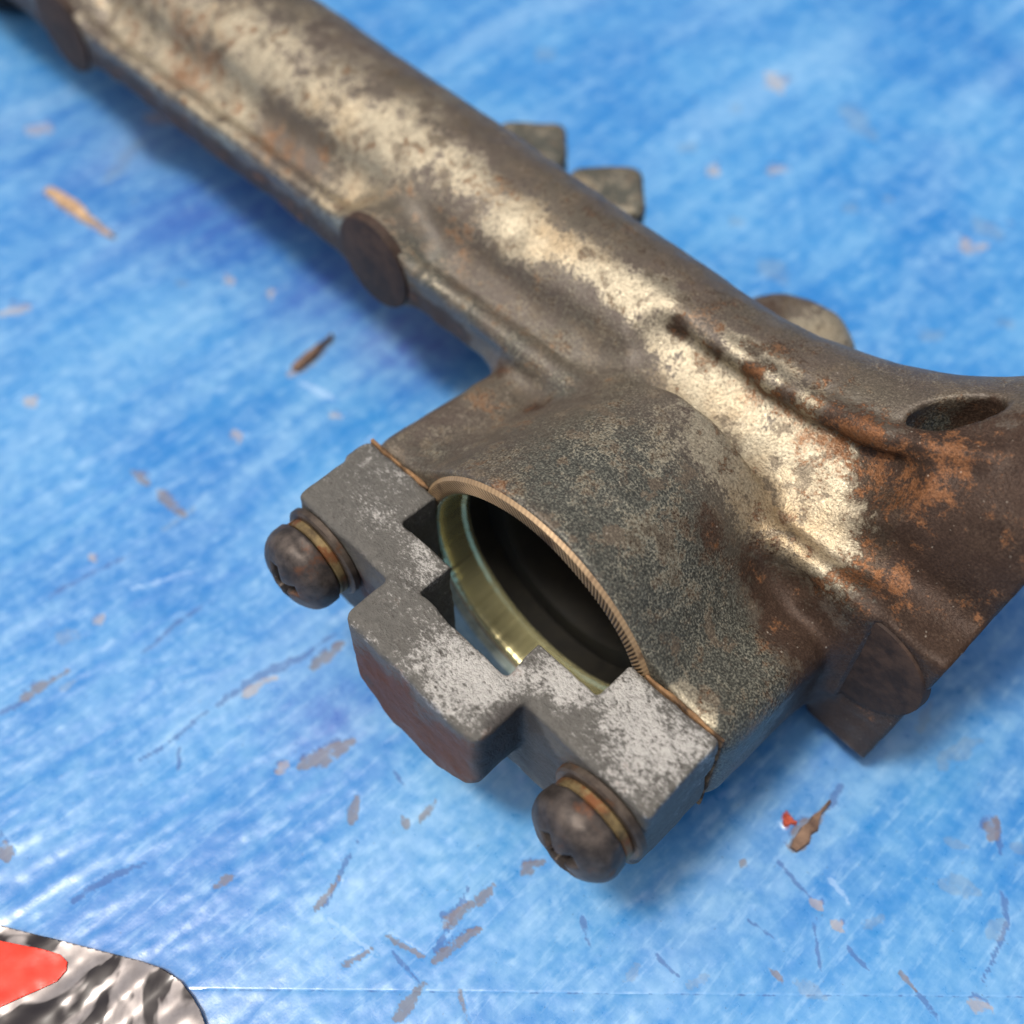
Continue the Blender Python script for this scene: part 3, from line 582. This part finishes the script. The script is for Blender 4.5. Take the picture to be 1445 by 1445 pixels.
m_rim = t_.out(t_.mix(t_.math('MULTIPLY', t_.attr('groove').outputs['Fac'], .92), _c, lin(40, 30, 22)), .45, .35, t_.bump(_n, .3, .0001))
m_face = mat_metal('machined_face', lin(120, 136, 134), lin(160, 172, 168), .5, .1, 2600, .2)
Vp, Qp = sdf_mesh(lambda x, y, z: np.maximum(rbox(x, y, z, (0, 1.3, -11.6), (12.8, 2.4, 7.45), .5), -(np.hypot(x, z) - 14.6)), (-16, -2.1, -19.7), (16, 4.4, -3), .35)
link('face_plate', mesh_np('face_plate', Vp, Qp), m_face, rail)
me = poly_mesh('knurled_rim', V, F)
at = me.attributes.new('groove', 'FLOAT', 'POINT')
at.data.foreach_set('value', [0.0 if ((q // n) // 3) % 2 else (1.0 if 0 < q % n < 5 else .25) for q in range(len(V))])
link('knurled_rim', me, m_rim, rail)

m_gask = mat_metal('old_gasket', lin(96, 72, 50), lin(150, 118, 84), .8, 0, 1500, .6, lin(52, 42, 34), .56)
for sg in (-1, 1):
    def f_gask(x, y, z):
        d = rbox(x, y, z, (sg * 18.6, .1, -1.0), (5.1, .2, 7.6), .18)
        return np.maximum(d, -(np.hypot(x, z) - 16.0)) + .10 * vnoise(x, y, z, 1.3)
    V, Q = sdf_mesh(f_gask, (sg * 19 - 6.2, -.8, -9.5), (sg * 19 + 6.2, 1, 8.5), .18)
    link('gasket', mesh_np('gasket', V, Q), m_gask, rail)

# ---- retaining bracket
def f_brk(x, y, z):
    ax = np.abs(x)
    # ears: rounded underneath, flat on top
    qx, qz = ax - 23.9 + 4.5, np.maximum(-(z + 8.6) + 4.5, 0)
    ear2 = np.hypot(np.maximum(qx, 0), qz) - 4.5
    ear = np.maximum(np.maximum(ear2, z - 7.2), ax - 23.7)
    ear = smax(ear, np.abs(y + 5.1) - 4.9, .9); ear = smax(ear, z - 7.2, .9)
    ear = np.maximum(ear, -(rbox(x, y, z, (0, 0, 0), (13.2, 4.9, 40), .5)))
    ear = np.maximum(ear, -(rbox(x, y, z, (0, -2, 0), (6.0, 7.3, 40), .5)))
    ear = smax(ear, -(rbox(x, y, z, (-24.5, -9.5, 0), (1.2, 5.8, 30), .4)), .6)
    # closed front: straight sides, half-round below
    d2 = np.where(z > 0, ax - 9.1, np.hypot(x, z) - 9.1)
    bar = smax(np.maximum(d2, z - 7.35), np.abs(y + 12.6) - 3.25, 1.3)
    bar = smax(bar, z - 7.35, .8)
    d = smin(ear, bar, .9)
    return d + .16 * vnoise(x, y, z, 3.4) + .07 * vnoise(x, y, z, 1.1)
BRK_STAIN_SHADE = []
BRK_STAIN_SHADE += [
    (-0.6,-12.2,7.2,3,(0.55,0,0,0)), (2,-11.9,7.1,3,(0.55,0,0,0)), (4.8,-10.2,7.1,3,(0.55,0,0,0)), (5,-13,7.1,3,(0.55,0,0,0)), 
    (7,-11.4,7.1,3,(0.55,0,0,0)), (8.8,-5.6,7.1,2.2,(0.7,0,0,0)), (10.7,-6.2,7,2.2,(0.7,0,0,0)), (-7.7,-6.6,7,2.5,(0.4,0,0,0)), 
    (-10.4,-6.5,7,2.5,(0.4,0,0,0)), (-6.6,-6.7,7,2.5,(0.4,0,0,0)), (14.7,-4,7,3.2,(0.5,0,0,0)), (19.1,-4.3,6.9,3.2,(0.5,0,0,0)), 
    (22.3,-4.3,6.9,3.2,(0.5,0,0,0)), (21.2,-1.1,6.9,3.2,(0.5,0,0,0)), (15.3,-1.8,6.8,3.2,(0.5,0,0,0)), (15.7,-7.9,7.1,3,(0.2,0,0,0)), 
    (19.5,-8.4,6.9,3,(0.2,0,0,0)), (-7.7,-15.5,6.9,1.2,(0.6,0,0,0)), (-5.6,-15.5,6.9,1.2,(0.6,0,0,0)), (5.6,-15.3,7.1,3,(0.2,0,0,0)), 
    (1.3,-14.7,7.1,3,(0.2,0,0,0)), (-21.8,-6.5,7.1,3,(-0.2,0,0,0)), (-6.7,-14.6,7.1,3,(-0.2,0,0,0)), (-18.9,-6.1,7,3,(0.22,0,0,0)), 
    (-14.7,-4.2,7,3,(0.22,0,0,0)), (-20.3,-2.2,6.9,3,(0.22,0,0,0)), (-16.6,-2.5,7,3,(0.22,0,0,0)), (-7.7,-16,-2.4,3,(-0.5,1.1,0,0)), 
    (-4,-15.9,-2.5,3,(-0.5,1.1,0,0)), (-1.4,-15.8,-6.1,3,(-0.5,1.1,0,0)), (2.6,-15.8,-3,3,(-0.5,1.1,0,0)), (5.8,-16,-3.4,3,(-0.5,1.1,0,0)), 
    (7.7,-15.8,1.5,3,(-0.5,1.1,0,0)), (-14,-9.9,-0.6,2,(0,0.8,0,0)), (13.8,-10.1,2.2,1.6,(0,0.5,0,0)), (14.5,-10.1,5,1.6,(0,0.5,0,0)), 
    (9,-13.4,5.2,2.2,(-0.5,0,0.7,0)), (9.1,-11.2,5.6,2.2,(-0.5,0,0.7,0)), (10.1,-9.9,-0.1,2.2,(-0.5,0,0.7,0)), (12,-9.9,-2,2.2,(-0.5,0,0.7,0)),  # shade on the bar's right end, painted dark
    (-6.6,-15.9,-2.5,1.4,(-0.2,0,0.5,0)), (2.2,-15.9,2.9,1.4,(-0.2,0,0.5,0)), ]

for xs, zs in ((-6, 4), (0, 4), (6, 4), (-7, -1), (-2, -2), (3, -2), (7.5, -1), (-4, -6), (0, -7), (4, -6), (9, 3)):
    BRK_STAIN_SHADE.append((xs, -17.6, zs - 1.0, 3.0, (-.8, 1.0, .12, 0)))
BRK_STAIN_SHADE += [(9.6, -13, 2.5, 3.2, (-1, 0, .9, 0)), (9.6, -11, -2, 4, (-1, 0, .9, 0)), (12, -10.8, 0, 4, (-1, 0, .9, 0)), (14, -10.6, -4, 4, (-1, .2, .9, 0)), (-12, -10.6, 0, 4, (-1, .4, .7, 0))]  # shade on the bar's right end and the ear fronts beside it, painted dark
V, Q = sdf_mesh(f_brk, (-26, -17.2, -11), (26, 1.2, 9), .24)
me = mesh_np('retaining_bracket', V, Q); stain_shade_attr(me, V, BRK_STAIN_SHADE)
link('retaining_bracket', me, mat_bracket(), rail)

# ---- screws with washers
m_head = mat_metal('browned_screw', lin(58, 54, 52), lin(96, 88, 82), .40, .55, 2400, .35, lin(104, 72, 54), .46)
m_wash = mat_metal('dark_washer', lin(70, 62, 56), lin(104, 94, 84), .42, .6, 2400, .3, lin(110, 76, 50), .45)
m_spring = mat_metal('brassy_spring_washer', lin(84, 72, 54), lin(146, 128, 90), .42, .6, 2400, .25, lin(120, 76, 48), .52)
def make_screw(cx, cz, rot, gap):
    def f(x, y, z):
        X, Z = x - cx, z - cz; rr_ = np.hypot(X, Z)
        el = np.sqrt((rr_ / 4.75) ** 2 + (np.minimum(y + 13.6, 0) / 2.75) ** 2) * 2.75 - 2.75
        hd = smax(el, y + 12.15, .35)
        sh = np.maximum(rr_ - 2.5, np.maximum(-(y + 13), y + 1))
        d = np.minimum(hd, sh)
        a_, b_ = X * math.cos(rot) + Z * math.sin(rot), -X * math.sin(rot) + Z * math.cos(rot)
        dep = np.clip(-(y + 14.2), 0, 3)                       # recess narrows with depth
        cr = np.minimum(np.maximum(np.abs(a_) - .62, np.abs(b_) - (1.5 + .6 * dep)), np.maximum(np.abs(b_) - .62, np.abs(a_) - (1.5 + .6 * dep)))
        cr = np.maximum(cr, y + 13.9)
        return smax(d, -cr, .25) + .05 * vnoise(x, y, z, .9)
    V, Q = sdf_mesh(f, (cx - 5.6, -17.1, cz - 5.6), (cx + 5.6, -.6, cz + 5.6), .2)
    s = link('screw', mesh_np('screw', V, Q), m_head, rail)
    link('flat_washer', lathe_y('flat_washer', [(2.7, -10.05), (5.0, -10.05), (5.25, -10.25), (5.25, -10.85), (5.0, -11.05), (2.7, -11.05)], cx, cz, 72, True), m_wash, s)
    V, F = [], []; N = 90                                       # split ring, ends a little apart
    for i in range(N + 1):
        t = gap + .06 + (2 * math.pi - .12) * i / N; dy = -.16 + .32 * i / N
        for r, y in ((2.75, -11.08), (4.35, -11.08), (4.5, -11.25), (4.5, -11.95), (4.35, -12.1), (2.75, -12.1)):
            V.append((cx + r * math.cos(t), y + dy * .35, cz + r * math.sin(t)))
    for i in range(N):
        for k in range(6): F.append((i * 6 + k, i * 6 + (k + 1) % 6, (i + 1) * 6 + (k + 1) % 6, (i + 1) * 6 + k))
    F += [tuple(range(6)), tuple(N * 6 + k for k in range(6))]
    link('spring_washer', poly_mesh('spring_washer', V, F), m_spring, s)
make_screw(-19.4, 1.2, .35, 2.3); make_screw(19.3, 1.2, .75, -.6)

# ================================================================== other things on the table
def sheet_outline():
    A = [(-38.3 - 26, 23.6), (-53.2, 26.1), (-44.2, 28.1), (-38.3, 29.4), (-35.8, 30.2), (-34.0, 31.2), (-32.6, 32.6), (-31.5, 34.0), (-30.3, 36.2), (-27, 48), (-60, 56)]
    return A
def label_sheet():
    root = bpy.data.objects.new('packet', None); C.objects.link(root)
    tag(root, 'crinkled black and silver foil packet with a red print, at the lower left corner', 'packet')
    t = NT('black_glossy_film'); co = t.coord()
    n = t.noise(t.map(co, (1, .6, 1), (0, 0, .5)), 130, 3, .5, 1.2); n2 = t.noise(co, 500, 3, .6)
    sv = t.step(n, .44, .50)
    c = t.mix(sv, lin(36, 33, 35), t.mix(n2, lin(120, 114, 112), lin(186, 182, 180)))
    c = t.mix(t.step(n2, .6, .75, 0, .3), c, lin(96, 76, 76))
    mb = t.out(c, .2, t.math('MULTIPLY', sv, .6), t.bump(n, .12, .0006))
    t = NT('red_print'); co = t.coord(); n2 = t.noise(co, 400, 3, .6)
    mr = t.out(t.mix(n2, lin(214, 40, 26), lin(236, 78, 58)), .2, 0.0, t.bump(n2, .12, .0003))
    def wrinkle(u, v):
        return .65 + .24 * vnoise(u * .8 + v * .8, (v - u) * .3, u * 0, 2.2) + .05 * vnoise(u, v, u * 0 + 4, 1.1) + .25 * vnoise(u, v, u * 0 + 8, 7)
    def patch(name, outline, off, mat, thick=.12, h=.17):
        O = np.array(outline, float); lo, hi = O.min(0), O.max(0)
        uu = np.arange(lo[0], hi[0] + h, h); vv = np.arange(lo[1], hi[1] + h, h)
        G = np.stack(np.meshgrid(uu, vv, indexing='ij'), -1); sh = G.shape[:2]; g = G.reshape(-1, 2)
        def inside(q):
            r = np.zeros(len(q), bool)
            for i in range(len(O)):
                a_, b_ = O[i], O[(i + 1) % len(O)]
                cnd = ((a_[1] > q[:, 1]) != (b_[1] > q[:, 1]))
                xx = (b_[0] - a_[0]) * (q[:, 1] - a_[1]) / (b_[1] - a_[1] + 1e-12) + a_[0]
                r ^= cnd & (q[:, 0] < xx)
            return r
        def snap(q):
            best = np.full(len(q), 1e9); out = q.copy()
            for i in range(len(O)):
                a_, b_ = O[i], O[(i + 1) % len(O)]; d = b_ - a_
                tt = np.clip(((q - a_) @ d) / (d @ d), 0, 1); pr = a_ + tt[:, None] * d; dd = np.hypot(*(q - pr).T)
                m = dd < best; best[m] = dd[m]; out[m] = pr[m]
            return out, best
        ins = inside(g); near, dist = snap(g)
        g2 = np.where((~ins)[:, None], near, g)
        ii = np.arange(len(g)).reshape(sh); Q = np.stack([ii[:-1, :-1], ii[:-1, 1:], ii[1:, 1:], ii[1:, :-1]], -1).reshape(-1, 4)
        Q = Q[ins[Q].any(1)]
        z = -19.0 + wrinkle(g2[:, 0], g2[:, 1]) + off
        X, Y = uv_xy(g2[:, 0], g2[:, 1]); P = np.stack([X, Y, z], 1)
        used = np.unique(Q); rm = -np.ones(len(P), int); rm[used] = np.arange(len(used)); P, Q = P[used], rm[Q]
        o = link(name, mesh_np(name, P, Q), mat, root)
        md = o.modifiers.new('thickness', 'SOLIDIFY'); md.thickness = thick * S; md.offset = -1
        return o
    patch('film', sheet_outline(), 0, mb, .25)
    patch('red_patch', [(-62, 24.6), (-52.8, 27.6), (-48.3, 28.4), (-46.3, 28.9), (-45.4, 29.6), (-45.3, 30.4), (-46.0, 31.4), (-51.0, 34.0), (-61, 38)], .14, mr, .08)
label_sheet()

# black rubber hose just reaching into the upper left corner
def tube_path(name, pts, r, mat, seg=20):
    V, F = [], []; pts = [Vector(p) for p in pts]
    for i, p in enumerate(pts):
        d = (pts[min(i + 1, len(pts) - 1)] - pts[max(i - 1, 0)]).normalized(); a_ = d.cross(Vector((0, 0, 1))).normalized(); b_ = a_.cross(d)
        for k in range(seg):
            t = 2 * math.pi * k / seg; V.append(tuple(p + (a_ * math.cos(t) + b_ * math.sin(t)) * r))
    for i in range(len(pts) - 1):
        for k in range(seg): F.append((i * seg + k, i * seg + (k + 1) % seg, (i + 1) * seg + (k + 1) % seg, (i + 1) * seg + k))
    F += [tuple(range(seg)), tuple((len(pts) - 1) * seg + k for k in range(seg))]
    return poly_mesh(name, V, F)
m_rub = mat_metal('black_rubber', lin(16, 16, 20), lin(30, 30, 36), .6, 0, 1200, .3)
hx = [uv_xy(u, v) for u, v in ((-91.5, -142.5), (-97, -143), (-104, -145.5), (-114, -151), (-128, -163), (-140, -180))]
hose = link('rubber_hose', tube_path('rubber_hose', [(x, y, -13.7) for x, y in hx], 5.2, m_rub), m_rub)
tag(hose, 'black rubber hose end at the upper left corner beside the rail', 'hose')

# splinters and grit lying loose on the paint
def splinter(name, u0, v0, u1, v1, wd, th, mat, label, cat):
    a_, b_ = np.array(uv_xy(u0, v0)), np.array(uv_xy(u1, v1)); d = b_ - a_; L = np.linalg.norm(d); d /= L; nrm = np.array((-d[1], d[0]))
    V, F = [], []; N = 9; r_ = random.Random(int(L * 991))
    for i in range(N):
        t = i / (N - 1); p = a_ + d * L * t + nrm * r_.uniform(-.12, .12) * wd; ww = wd * (.25 + .75 * math.sin(math.pi * min(1, t * 1.25 + .12)) ** .7) * r_.uniform(.8, 1.1) * .5
        zt = -18.95 + th * r_.uniform(.75, 1.1)
        for s_, z_ in ((-1, -19.15), (-.8, zt), (.1, zt + th * .25), (.9, zt * 1.0), (1, -19.15)):
            q = p + nrm * ww * s_; V.append((q[0], q[1], z_))
    for i in range(N - 1):
        for k in range(4): F.append((i * 5 + k, i * 5 + k + 1, i * 5 + 6 + k, i * 5 + 5 + k))
    F += [tuple(range(5)), tuple((N - 1) * 5 + k for k in range(5))]
    o = link(name, poly_mesh(name, V, F), mat); tag(o, label, cat); return o
m_tan = mat_metal('dry_tan_wood', lin(150, 122, 96), lin(206, 176, 140), .8, 0, 900, .6)
m_brn = mat_metal('weathered_brown_wood', lin(78, 62, 56), lin(136, 112, 94), .8, 0, 900, .6)
m_red = mat_metal('red_rust_flake', lin(150, 60, 44), lin(186, 92, 70), .7, 0, 1200, .6)
splinter('wood_splinter', -77.2, -88.7, -64.5, -77.7, 2.2, .7, m_tan, 'long tan wood splinter left of the rail', 'splinter')
splinter('wood_splinter', -32.8, -50.0, -28.1, -56.7, 1.6, .6, m_brn, 'short brown wood splinter just below the rail, above the boss', 'splinter')
splinter('wood_splinter', 28.1, 17.7, 32.6, 12.4, 1.5, .5, m_brn, 'brown wood splinter below the open end of the rail', 'splinter')
splinter('rust_flake', 27.4, 14.4, 28.7, 14.9, 1.3, .5, m_red, 'small red rust flake beside the brown splinter', 'flake')
